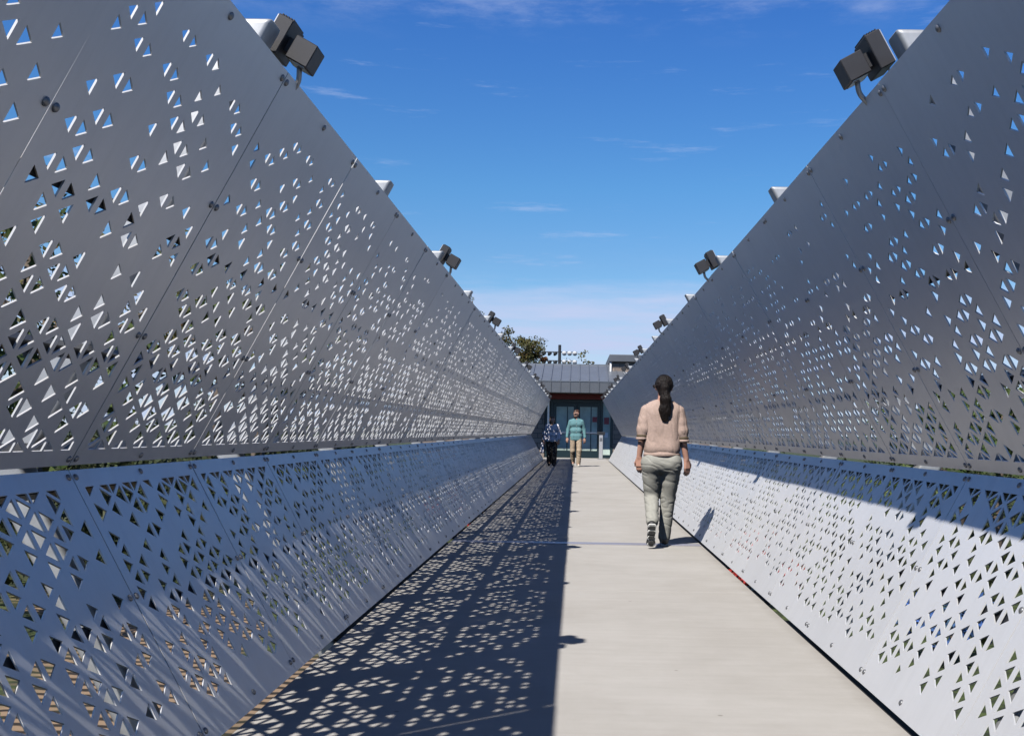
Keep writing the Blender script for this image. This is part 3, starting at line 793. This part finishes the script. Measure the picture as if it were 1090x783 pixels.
# ------------------------------------------------------------------ people: smooth-union volumes meshed with surface nets
def nets(Fd, org, h):
    s = Fd < 0
    nx, ny, nz = Fd.shape
    c = np.zeros((nx - 1, ny - 1, nz - 1), np.int8)
    offs = [(i, j, k) for i in (0, 1) for j in (0, 1) for k in (0, 1)]
    sl = lambda A, o: A[o[0]:o[0] + nx - 1, o[1]:o[1] + ny - 1, o[2]:o[2] + nz - 1]
    for o in offs: c += sl(s, o)
    act = (c > 0) & (c < 8)
    ids = np.argwhere(act); idx = -np.ones(c.shape, np.int64); idx[act] = np.arange(len(ids))
    acc = np.zeros((len(ids), 3)); cnt = np.zeros(len(ids))
    for a in offs:
        for ax in range(3):
            if a[ax]: continue
            b = list(a); b[ax] = 1; b = tuple(b)
            va = Fd[ids[:, 0] + a[0], ids[:, 1] + a[1], ids[:, 2] + a[2]]; vb = Fd[ids[:, 0] + b[0], ids[:, 1] + b[1], ids[:, 2] + b[2]]
            m = (va < 0) != (vb < 0)
            t = np.zeros(len(ids)); t[m] = va[m] / (va[m] - vb[m])
            p = np.tile(np.array(a, float), (len(ids), 1)); p[:, ax] += t
            acc[m] += p[m]; cnt[m] += 1
    V = (ids + acc / cnt[:, None]) * h + np.array(org)
    Fs = []
    for ax in range(3):
        o1, o2 = [(1, 2), (2, 0), (0, 1)][ax]
        A = s; sh = [slice(None)] * 3; sh2 = [slice(None)] * 3
        sh[ax] = slice(0, -1); sh2[ax] = slice(1, None)
        d = A[tuple(sh)] != A[tuple(sh2)]
        e = np.argwhere(d)
        e = e[(e[:, o1] > 0) & (e[:, o2] > 0) & (e[:, o1] < Fd.shape[o1] - 1) & (e[:, o2] < Fd.shape[o2] - 1)]
        q = []
        for (u, v) in ((1, 1), (0, 1), (0, 0), (1, 0)):
            g = e.copy(); g[:, o1] -= u; g[:, o2] -= v; q.append(idx[g[:, 0], g[:, 1], g[:, 2]])
        q = np.stack(q, 1)
        flip = ~s[e[:, 0], e[:, 1], e[:, 2]]
        q[flip] = q[flip][:, ::-1]
        Fs.append(q)
    return V, np.concatenate(Fs)
def volume(prims, h, k=.02, pad=.03):
    lo = np.min([np.minimum(np.array(p[0]) - p[1], np.array(p[2]) - p[3]) for p in prims], 0) - pad
    hi = np.max([np.maximum(np.array(p[0]) + p[1], np.array(p[2]) + p[3]) for p in prims], 0) + pad
    n = np.ceil((hi - lo) / h).astype(int) + 2
    Fd = np.full(n, 1.0)
    for p in prims:
        a, r0, b, r1 = np.array(p[0], float), p[1], np.array(p[2], float), p[3]
        fy = p[4] if len(p) > 4 else 1.0; kk = p[5] if len(p) > 5 else k
        m = max(r0, r1) + .06 + kk
        l = np.minimum(a, b) - m; u = np.maximum(a, b) + m
        i0 = np.clip(np.floor((l - lo) / h).astype(int), 0, n); i1 = np.clip(np.ceil((u - lo) / h).astype(int), 0, n)
        g = [lo[d] + h * np.arange(i0[d], i1[d]) for d in range(3)]
        X, Y, Z = np.meshgrid(*g, indexing='ij')
        yc = (a[1] + b[1]) / 2
        Pp = np.stack([X, yc + (Y - yc) / fy, Z], -1)
        ab = b - a; ab[1] /= fy; aa = a.copy(); aa[1] = yc + (a[1] - yc) / fy
        t = np.clip(((Pp - aa) @ ab) / max(ab @ ab, 1e-9), 0, 1)
        d = np.linalg.norm(Pp - aa - t[..., None] * ab, axis=-1) - (r0 + (r1 - r0) * t)
        d *= min(1, fy) if fy < 1 else 1
        s = Fd[i0[0]:i1[0], i0[1]:i1[1], i0[2]:i1[2]]
        hh = np.clip(.5 + .5 * (s - d) / kk, 0, 1)
        s[...] = s * (1 - hh) + d * hh - kk * hh * (1 - hh)
    return nets(Fd, lo, h)
def vol_obj(name, prims, mats, parent, h=.008, k=.02, folds=0., fscale=9., fst=(1, 1, 1.6), zcut=None):
    V, F = volume(prims, h, k)
    me = bpy.data.meshes.new(name); me.from_pydata(V.tolist(), [], F.tolist())
    me.materials.append(mats); me.polygons.foreach_set('use_smooth', [True] * len(me.polygons)); me.update()
    if folds:
        co = [v.co.copy() for v in me.vertices]; no = [v.normal.copy() for v in me.vertices]
        for v, c, n in zip(me.vertices, co, no):
            q = Vector((c.x * fscale * fst[0], c.y * fscale * fst[1], c.z * fscale * fst[2]))
            q = q + Vector((0, 0, .55 * q.x)) + .35 * Vector((noise.noise(q * .7 + Vector((9, 0, 0))), 0, noise.noise(q * .7)))
            f = .55 * noise.noise(q) - 1.25 * max(0, 1 - 3.4 * abs(noise.noise(q * 1.15 + Vector((3, 5, 7))))) ** 1.6 + .25 * noise.noise(q * 3.1)
            v.co = c + n * folds * f
        me.update()
    o = bpy.data.objects.new(name, me); COL.objects.link(o); o.parent = parent
    return o

def hand(prims, wrist, dirv, palmn, side, ln=.175, curl=.5):
    """palm, four unequal bent fingers and a thumb; dirv along the hand, palmn out of the palm, side towards the thumb"""
    w_ = Vector(wrist); d = Vector(dirv).normalized(); n = Vector(palmn); n = (n - d * n.dot(d)).normalized(); s = Vector(side); s = (s - d * s.dot(d) - n * s.dot(n)).normalized()
    pl = ln * .5
    for q in (-.022, -.007, .008, .022):
        prims.append((w_ + d * .01 + s * q * .6, .015, w_ + d * pl + s * q * 1.15, .0125, 1, .012))
    for q, f in ((.028, .46), (.0095, .52), (-.009, .48), (-.0265, .37)):
        p = w_ + d * pl + s * q
        L1, L2, L3 = ln * f * .45, ln * f * .32, ln * f * .23
        a1 = curl * .55; a2 = a1 + curl * .7; a3 = a2 + curl * .5
        p1 = p + (d * math.cos(a1) + n * math.sin(a1)) * L1; p2 = p1 + (d * math.cos(a2) + n * math.sin(a2)) * L2; p3 = p2 + (d * math.cos(a3) + n * math.sin(a3)) * L3
        prims += [(p, .0098, p1, .0090, 1, .004), (p1, .0090, p2, .0082, 1, .004), (p2, .0082, p3, .0070, 1, .004)]
    t0 = w_ + d * ln * .16 + s * .022; t1 = t0 + (d * .75 + s * .62 + n * .25).normalized() * .042; t2 = t1 + (d * .95 + s * .2 + n * .35).normalized() * .032
    prims += [(t0, .0145, t1, .0115, 1, .010), (t1, .0112, t2, .0085, 1, .004)]

def cloth(name, col, **kw):
    kw = {**dict(rough=.85, var=.08, vscale=18, bump=.25, bscale=160), **kw}
    return mat(name, col, **kw)
M_skin = mat('skin', (.56, .31, .23), .5, var=.06, vscale=20)
M_skin2 = mat('skin_fair', (.56, .33, .25), .5, var=.06, vscale=20)
M_skin3 = mat('skin_tan', (.62, .38, .28), .5, var=.06, vscale=20)
M_hair = mat('dark_hair', (.009, .006, .005), .5, 0, .25, var=.6, vscale=60, stretch=(1, 1, .08), bump=.9, bscale=140)
M_hair2 = mat('brown_hair', (.07, .032, .018), .5, var=.3, vscale=60)
M_sole = mat('white_sole', (.72, .72, .70), .6)
M_outsole = mat('grey_rubber', (.06, .06, .06), .8, var=.4, vscale=60)
M_shoe = mat('black_shoe', (.02, .02, .022), .6, var=.2, vscale=40)

def face(prims, c, f, r=.0):
    """nose, brow and chin on a head centred at c looking along f (unit, horizontal)"""
    c = Vector(c); f = Vector(f).normalized(); s = Vector((-f.y, f.x, 0))
    prims += [(c + f * .086 + Vector((0, 0, .012)), .010, c + f * .106 + Vector((0, 0, -.022)), .0125, 1, .012),
              (c + f * .078 + s * .03 + Vector((0, 0, .03)), .014, c + f * .078 - s * .03 + Vector((0, 0, .03)), .014, 1, .014),
              (c + f * .082 + s * .018 + Vector((0, 0, -.056)), .009, c + f * .082 - s * .018 + Vector((0, 0, -.056)), .009, 1, .010),
              (c + f * .075 + Vector((0, 0, -.088)), .018, c + f * .072 + Vector((0, 0, -.088)), .018, 1, .02)]
    for q in (-1, 1):
        prims.append((c + s * q * .076 + Vector((0, 0, .018)) - f * .008, .012, c + s * q * .074 + Vector((0, 0, -.018)) - f * .004, .009, 1, .008))
def head(prims, c, f):
    c = Vector(c); f = Vector(f).normalized()
    prims += [(c + Vector((0, 0, .03)) - f * .012, .079, c + Vector((0, 0, .03)) + f * .014, .076, 1, .02),
              (c + f * .022 + Vector((0, 0, -.02)), .064, c + f * .034 + Vector((0, 0, -.065)), .044, 1, .03)]
    face(prims, c, f)
def eyes_part(root, c, f, dark):
    c = Vector(c); f = Vector(f).normalized(); s = Vector((-f.y, f.x, 0))
    pr = []
    for q in (-1, 1): pr.append((c + f * .083 + s * q * .031 + Vector((0, 0, .012)), .0085, c + f * .083 + s * q * .027 + Vector((0, 0, .012)), .0085, 1, .002))
    return pr
def ring_cloth(name, c, r, hgt, m, parent, fy=1.0):
    bm = bmesh.new(); n = 24
    prof = [(r * .92, -hgt / 2), (r * 1.04, -hgt * .25), (r * 1.04, hgt * .25), (r * .92, hgt / 2)]
    rings = [[bm.verts.new((c[0] + q * math.cos(2 * math.pi * i / n) * (1 + .03 * math.sin(i * 5)), c[1] + q * fy * math.sin(2 * math.pi * i / n), c[2] + z_)) for i in range(n)] for q, z_ in prof]
    for a, b in zip(rings[:-1], rings[1:]):
        for i in range(n): bm.faces.new((a[i], a[(i + 1) % n], b[(i + 1) % n], b[i]))
    return bm_obj(name, bm, m, parent, smooth=True)
def shoe(parent, heel, toe, m_up, m_so, sole_n=(0, 0, -1), h=.007, wd=.04):
    """trainer: heel and toe are on the sole line; sole_n points out of the sole"""
    a, b = Vector(heel), Vector(toe); n = Vector(sole_n).normalized(); d = (b - a).normalized(); s = d.cross(n).normalized()
    up = [(a - n * .045 + d * .035, .036, a - n * .045 + d * .07, .038, 1, .02), (a - n * .07 + d * .04, .037, a - n * .10 + d * .045, .036, 1, .02),
          (a + (b - a) * .45 - n * .045, .038, b - n * .032 - d * .045, .036, 1, .03), (b - n * .03 - d * .045 + s * .012, .029, b - n * .03 - d * .04 - s * .014, .029, 1, .02)]
    o = vol_obj('shoe', up, m_up, parent, h, .02)
    so_ = []
    for t in (0, .33, .66, 1):
        c = a + d * (.036 + ((b - a).length - .075) * t); wq = (.016, .014, .022, .012)[int(t * 3.01)]
        so_.append((c + s * wq - n * .008, .025 if t < 1 else .024, c - s * wq - n * .008, .025, 1, .02))
    V, F = volume(so_, h, .03)
    # flatten the sole to a slab along its normal
    c0 = a - n * .004; V2 = []
    for v in V:
        v = Vector(v); q = (v - c0).dot(n); V2.append(v - n * (q - max(-.016, min(.004, q * .55))))
    mesh_obj('sole', V2, F.tolist(), m_so, o, smooth=True)
    if m_so is not m_up:
        cm = sum(V2, Vector()) / len(V2)
        V3 = []
        for v in V2:
            q = v - cm; qn = n * q.dot(n); qt = q - qn
            V3.append(cm + qt * .84 + qn + n * .0025)
        mesh_obj('outsole', V3, F.tolist(), M_outsole, o, smooth=True)
    return o

# --- woman walking away
def woman():
    r = thing('person', 'woman in a dusty pink blouse and grey trousers with dark ponytail walking away', 'person', (.83, 9.95, 0))
    h = .0065
    HC = (0.012, .02, 1.535)
    sL, sR = Vector((-.140, 0, 1.318)), Vector((.140, 0, 1.318))
    eL, eR = Vector((-.190, -.03, 1.075)), Vector((.195, -.02, 1.06))
    wL, wR = Vector((-.214, .03, .865)), Vector((.240, .02, .850))
    hipL, hipR = Vector((-.085, 0, .82)), Vector((.085, 0, .82))
    kL, kR = Vector((-.085, .08, .485)), Vector((.075, .09, .47))
    aL, aR = Vector((-.093, -.185, .235)), Vector((.048, .14, .085))
    body = []
    head(body, HC, (0, 1, 0))
    body += [((.005, .0, 1.47), .048, (0, -.012, 1.385), .052, 1, .03), ((-.10, 0, 1.34), .05, (.10, 0, 1.34), .05, .8, .04),
             ((0, 0, 1.27), .09, (0, 0, 1.12), .08, .7), ((0, 0, 1.08), .08, (0, 0, .93), .08, .75), (hipL, .075, hipR, .075, .9),
             (sL, .045, eL, .038), (eL, .037, wL, .026), (sR, .045, eR, .038), (eR, .037, wR, .026),
             (hipL, .065, kL, .045), (kL, .045, aL, .033), (hipR, .065, kR, .045), (kR, .045, aR, .033),
             (aL, .032, aL + Vector((0, .0, -.05)), .026), (aR, .032, aR + Vector((0, .13, -.04)), .026)]
    hand(body, wL, (.02, .03, -1), (.35, .6, 0), (.35, .9, 0), .172, .55)
    hand(body, wR, (.12, .03, -1), (-.35, .6, 0), (-.4, .8, 0), .172, .5)
    b = vol_obj('body', body, M_skin, r, .0052, .02)
    M_bl = cloth('dusty_pink_knit', (.44, .325, .275), var=.1, vscale=55, bump=.5, bscale=220)
    M_tr = cloth('sage_grey_trousers', (.33, .327, .295), bump=.2, bscale=120)
    M_band = mat('olive_cuff', (.10, .075, .045), .8)
    # blouse: yoke, loose body gathered at the hem, puffed sleeves
    bl = [((-.115, -.005, 1.335), .052, (.115, -.005, 1.335), .052, .95, .05), ((-.05, -.008, 1.375), .048, (.05, -.008, 1.375), .048, 1, .05),
          ((-.085, -.002, 1.27), .105, (.085, -.002, 1.27), .105, .92, .05), ((-.075, 0, 1.15), .105, (.075, 0, 1.15), .105, 1, .06),
          ((-.075, 0, 1.03), .108, (.075, 0, 1.03), .108, 1.02, .06), ((-.074, -.004, .955), .106, (.074, -.004, .955), .106, 1.12, .03)]
    slv = []
    for s, e in ((sL, eL), (sR, eR)):
        q = 1 if s.x > 0 else -1
        slv.append([(s + Vector((q * .012, 0, -.01)), .062, s.lerp(e, .45) + Vector((q * .006, 0, 0)), .064, 1, .03), (s.lerp(e, .45) + Vector((q * .006, 0, 0)), .064, s.lerp(e, .78), .067, 1, .02), (s.lerp(e, .78), .067, s.lerp(e, .96), .053, 1, .02)])
    bo = vol_obj('blouse', bl, M_bl, r, h, .022, folds=.0034, fscale=6.5, fst=(1.7, 1.3, .75))
    for q in slv: vol_obj('sleeve', q, M_bl, bo, h, .02, folds=.003, fscale=9, fst=(1.4, 1.4, .5))
    for s, e in ((sL, eL), (sR, eR)):
        c = s.lerp(e, 1.03); ring_cloth('sleeve_band', c, .055, .030, M_band, bo)
        c = s.lerp(e, 1.13); ring_cloth('sleeve_frill', c, .057, .026, M_bl, bo)
    hm = ring_cloth('hem_band', (0, -.004, .893), .172, .05, M_bl, bo, .72)
    # trousers
    tr = [((-.082, 0, .855), .08, (.082, 0, .855), .08, 1.25, .03), ((-.09, -.008, .81), .106, (.09, -.008, .81), .106, 1.0, .04), ((-.082, -.036, .805), .084, (.082, -.036, .805), .084, 1, .05),
          (hipL + Vector((-.006, 0, -.03)), .108, kL, .072, 1, .02), (kL, .072, aL + Vector((0, .02, .03)), .062, 1, .02),
          (hipR + Vector((.006, 0, -.03)), .108, kR, .073, 1, .02), (kR, .073, aR + Vector((0, -.012, .0)), .060, 1, .02)]
    to = vol_obj('trousers', tr, M_tr, r, h, .016, folds=.0040, fscale=6.5, fst=(.9, .9, 2.1))
    # hair
    hr = [((.012, .0, 1.575), .087, (.012, .012, 1.58), .084, 1, .02), ((.012, -.022, 1.545), .080, (.012, -.03, 1.50), .062, 1, .02),
          ((.012, -.09, 1.565), .030, (.012, -.115, 1.53), .036, 1, .02), ((.012, -.115, 1.53), .038, (.018, -.125, 1.42), .052, .8, .02),
          ((.018, -.125, 1.42), .052, (.014, -.120, 1.32), .054, .75, .02), ((.014, -.120, 1.32), .052, (.022, -.112, 1.225), .022, .75, .02),
          ((-.005, -.12, 1.33), .035, (-.008, -.112, 1.235), .016, .8, .02), ((.05, -.118, 1.34), .022, (.064, -.105, 1.262), .006, 1, .01)]
    ho = vol_obj('hair', hr, M_hair, r, h, .02, folds=.006, fscale=22, fst=(2.2, 2, .35))
    ct = [((.003, -.119, 1.556), .008, (.021, -.119, 1.556), .008, 1, .008)]
    vol_obj('hair_clip', ct, M_white, ho, .004, .01)
    sg = [((-.079, .06, 1.555), .006, (-.083, -.01, 1.558), .005, 1, .004), ((-.07, .10, 1.55), .02, (-.03, .115, 1.55), .022, .5, .006), ((.094, .10, 1.55), .02, (.054, .115, 1.55), .022, .5, .006), ((-.03, .12, 1.555), .006, (.054, .12, 1.555), .006, 1, .005), ((.103, .06, 1.555), .006, (.106, -.01, 1.558), .005, 1, .004), ((-.085, .045, 1.555), .010, (-.085, .055, 1.553), .010, 1, .008)]
    vol_obj('sunglasses', sg, M_shoe, r, .004, .006)
    shoe(r, (-.098, -.265, .255), (-.104, -.165, .008), M_shoe, M_sole, (0, -.927, -.375), .005)
    shoe(r, (.052, .075, .003), (.060, .325, .003), M_shoe, M_sole, (0, 0, -1), .006)
    return r
woman()

# --- couple walking towards the camera
def man():
    r = thing('person', 'bearded man in teal shirt and khaki trousers walking towards the camera', 'person', (.01, 32.4, 0))
    fz = Vector((-.72, -.69, 0)); HC = (0, -.02, 1.645)
    sL, sR = Vector((.178, 0, 1.405)), Vector((-.178, 0, 1.405)); eL, eR = Vector((.25, .03, 1.15)), Vector((-.255, .03, 1.15)); wL, wR = Vector((.275, -.03, .90)), Vector((-.285, -.04, .91))
    hL, hR = Vector((.095, 0, .90)), Vector((-.095, 0, .90)); kL, kR = Vector((.10, -.08, .50)), Vector((-.10, .02, .49)); aL, aR = Vector((.085, -.05, .09)), Vector((-.09, .22, .13))
    body = []; head(body, HC, fz)
    body += [((0, 0, 1.57), .055, (0, 0, 1.48), .06, 1, .03), ((-.11, 0, 1.43), .055, (.11, 0, 1.43), .055, .8, .04), ((0, 0, 1.35), .10, (0, 0, 1.15), .085, .7), ((0, 0, 1.15), .085, (0, 0, .95), .085, .75), (hL, .075, hR, .075, .9)]
    for a, e, w_ in ((sL, eL, wL), (sR, eR, wR)): body += [(a, .048, e, .04), (e, .04, w_, .03)]
    for a, k, f in ((hL, kL, aL), (hR, kR, aR)): body += [(a, .07, k, .05), (k, .05, f, .04), (f, .035, f + Vector((0, -.12, -.04)), .03)]
    hand(body, wL, (0, -.1, -1), (-.3, .6, 0), (-.4, -.8, 0), .19, .5); hand(body, wR, (0, -.1, -1), (.3, .6, 0), (.4, -.8, 0), .19, .5)
    vol_obj('body', body, M_skin2, r, .006, .02)
    M_sh = cloth('teal_shirt', (.12, .26, .285), bscale=90); M_kh = cloth('khaki_trousers', (.42, .33, .24), bscale=80)
    sh = [((-.13, 0, 1.42), .06, (.13, 0, 1.42), .06, .9, .05), ((-.06, 0, 1.455), .055, (.06, 0, 1.455), .055, .9, .05), ((-.09, 0, 1.33), .125, (.09, 0, 1.33), .125, .8, .05), ((-.07, 0, 1.12), .12, (.07, 0, 1.12), .12, .9, .05), ((-.08, 0, .95), .118, (.08, 0, .95), .118, .95, .04), ((-.085, 0, .87), .108, (.085, 0, .87), .108, 1.0, .02), ((-.04, -.02, 1.505), .035, (.04, -.02, 1.505), .035, 1, .03)]
    for a, e, w_ in ((sL, eL, wL), (sR, eR, wR)): sh += [(a, .068, e, .056, 1, .03), (e, .056, w_ + (e - w_) * .08, .044, 1, .03)]
    so_ = vol_obj('shirt', sh, M_sh, r, .011, .03, folds=.0035, fscale=6, fst=(1.3, 1, 1.0))
    pl = []
    for i in range(5): pl.append(((.0, -.118 + .006 * abs(i - 1), 1.38 - i * .1), .008, (0, -.118 + .006 * abs(i - 1), 1.377 - i * .1), .008, 1, .002))
    vol_obj('button', pl, M_white, so_, .004, .002)
    tr = [((-.085, 0, .87), .092, (.085, 0, .87), .092, 1, .03), (hL, .10, kL, .082), (kL, .082, aL, .07), (hR, .10, kR, .082), (kR, .082, aR, .07)]
    vol_obj('trousers', tr, M_kh, r, .011, .02, folds=.007, fscale=8, fst=(1, 1, 1.6))
    c = Vector(HC); f = fz
    vol_obj('hair', [(c + Vector((0, 0, .062)) - f * .02, .080, c + Vector((0, 0, .066)) + f * .03, .066, 1, .02), (c - f * .05 + Vector((0, 0, .03)), .062, c - f * .045 + Vector((0, 0, -.02)), .048, 1, .02)], M_hair2, r, .008, .02, folds=.004, fscale=30)
    vol_obj('beard', [(c + f * .075 + Vector((0, 0, -.085)), .034, c + f * .06 + Vector((0, 0, -.095)), .036, 1, .02), (c + f * .03 + Vector((.045, -.03, -.06)), .03, c + f * .06 + Vector((0, 0, -.09)), .032, 1, .02)], M_hair2, r, .007, .02)
    s = Vector((-f.y, f.x, 0))
    sg = []
    for q in (-1, 1): sg += [(c + f * .097 + s * q * .04 + Vector((0, 0, .014)), .017, c + f * .099 + s * q * .024 + Vector((0, 0, .012)), .017, 1, .004), (c + f * .09 + s * q * .06 + Vector((0, 0, .02)), .006, c - f * .005 + s * q * .082 + Vector((0, 0, .02)), .005, 1, .004)]
    sg.append((c + f * .102 + s * .03 + Vector((0, 0, .02)), .006, c + f * .102 - s * .03 + Vector((0, 0, .02)), .006, 1, .004))
    vol_obj('sunglasses', sg, M_shoe, r, .005, .004)
    M_ls = mat('pale_shoe', (.60, .56, .50), .7)
    shoe(r, (.085, .0, .003), (.095, -.27, .003), M_ls, M_sole, (0, 0, -1), .008)
    shoe(r, (-.09, .29, .10), (-.095, .07, .004), M_ls, M_sole, (0, .40, -.92), .008)
    return r
man()
def companion():
    r = thing('person', 'woman in patterned blouse and dark trousers walking in the shade', 'person', (-.75, 32.6, 0))
    f = Vector((.25, -.97, 0)); HC = (0, -.02, 1.445)
    sL, sR = Vector((.155, 0, 1.26)), Vector((-.155, 0, 1.26)); eL, eR = Vector((.235, .04, 1.01)), Vector((-.235, .04, 1.01)); wL, wR = Vector((.215, -.09, .82)), Vector((-.255, -.06, .80))
    hL, hR = Vector((.085, 0, .78)), Vector((-.085, 0, .78)); kL, kR = Vector((.085, -.07, .43)), Vector((-.085, .01, .43)); aL, aR = Vector((.075, -.08, .085)), Vector((-.08, .16, .11))
    body = []; head(body, HC, f)
    body += [((0, 0, 1.37), .046, (0, 0, 1.29), .05, 1, .03), ((-.1, 0, 1.25), .05, (.1, 0, 1.25), .05, .8, .04), ((0, 0, 1.18), .09, (0, 0, 1.0), .08, .7), ((0, 0, 1.0), .08, (0, 0, .84), .08, .75), (hL, .075, hR, .075, .9)]
    for a, e, w_ in ((sL, eL, wL), (sR, eR, wR)): body += [(a, .044, e, .037), (e, .037, w_, .027)]
    for a, k, q in ((hL, kL, aL), (hR, kR, aR)): body += [(a, .08, k, .05), (k, .05, q, .036), (q, .03, q + Vector((0, -.11, -.04)), .027)]
    hand(body, wL, (0, -.15, -1), (-.3, .6, 0), (-.4, -.8, 0), .17, .7); hand(body, wR, (0, -.1, -1), (.3, .6, 0), (.4, -.8, 0), .17, .9)
    vol_obj('body', body, M_skin3, r, .006, .02)
    def spots(name, c1, c2, sc, th):
        m = mat(name, c1, .85); nt = m.node_tree; N = nt.nodes; L = nt.links; p = N['Principled BSDF']
        tc = N.new('ShaderNodeTexCoord'); v = N.new('ShaderNodeTexVoronoi'); v.inputs['Scale'].default_value = sc; L.new(tc.outputs['Object'], v.inputs['Vector'])
        rp = N.new('ShaderNodeValToRGB'); e = rp.color_ramp.elements; rp.color_ramp.interpolation = 'CONSTANT'
        e[0].color = (*c1, 1); e[1].position = th; e[1].color = (*c2, 1); L.new(v.outputs['Distance'], rp.inputs[0]); L.new(rp.outputs[0], p.inputs['Base Color']); return m
    M_b = spots('patterned_blouse', (.10, .085, .15), (.85, .82, .88), 15, .19)
    M_t = spots('spotted_trousers', (.45, .45, .45), (.012, .012, .014), 14, .16)
    bl = [((-.12, 0, 1.265), .055, (.12, 0, 1.265), .055, .9, .04), ((-.09, 0, 1.15), .115, (.09, 0, 1.15), .115, .85, .05), ((-.1, 0, .96), .12, (.1, 0, .96), .12, .9, .05), ((-.1, 0, .82), .115, (.1, 0, .82), .115, .95, .03)]
    for a, e, w_ in ((sL, eL, wL), (sR, eR, wR)): bl += [(a, .065, e, .062, 1, .03), (e, .062, w_ + (e - w_) * .15, .058, 1, .03)]
    vol_obj('blouse', bl, M_b, r, .011, .03, folds=.008, fscale=9)
    tr = [(hL, .1, hR, .1, .95, .03), (hL, .1, kL, .085), (kL, .085, aL, .08), (hR, .1, kR, .085), (kR, .085, aR, .08)]
    vol_obj('trousers', tr, M_t, r, .011, .02, folds=.006, fscale=9)
    c = Vector(HC)
    vol_obj('hair', [(c + Vector((0, 0, .05)) - f * .025, .086, c + Vector((0, 0, .06)) + f * .02, .072, 1, .02), (c - f * .045 + Vector((0, 0, .02)), .072, c - f * .04 + Vector((0, 0, -.07)), .055, 1, .02), (c + Vector((.068, .0, 0)), .03, c + Vector((.06, .01, -.07)), .024, 1, .02), (c + Vector((-.068, .01, 0)), .03, c + Vector((-.06, .02, -.07)), .024, 1, .02)], M_hair2, r, .008, .02, folds=.004, fscale=25)
    shoe(r, (.075, -.03, .003), (.08, -.27, .003), M_shoe, M_shoe, (0, 0, -1), .008)
    shoe(r, (-.08, .22, .06), (-.085, .0, .004), M_shoe, M_shoe, (0, .28, -.96), .008)
    bag = thing('shoulder_bag', 'black and white patterned tote bag hanging at the side of the woman in the shade', 'bag', (-1.05, 32.52, .40))
    bm = bmesh.new(); bx(bm, -.055, .055, -.16, .16, .0, .34, .03, None, 3)
    for v in bm.verts:
        t = v.co.z / .34; v.co.x *= (1.15 - .55 * t); v.co.y *= (1.0 - .12 * t)
    bm_obj('bag_body', bm, M_b, bag, smooth=True)
    for q in (-.02, .02):
        bm = bmesh.new(); tube(bm, [(q, -.09, .33), (q * .8 + .01, -.06, .50), (q * .5 + .04, 0, .60), (q * .8 + .01, .06, .50), (q, .09, .33)], .008, 6); bm_obj('strap', bm, M_shoe, bag)
    return r
companion()
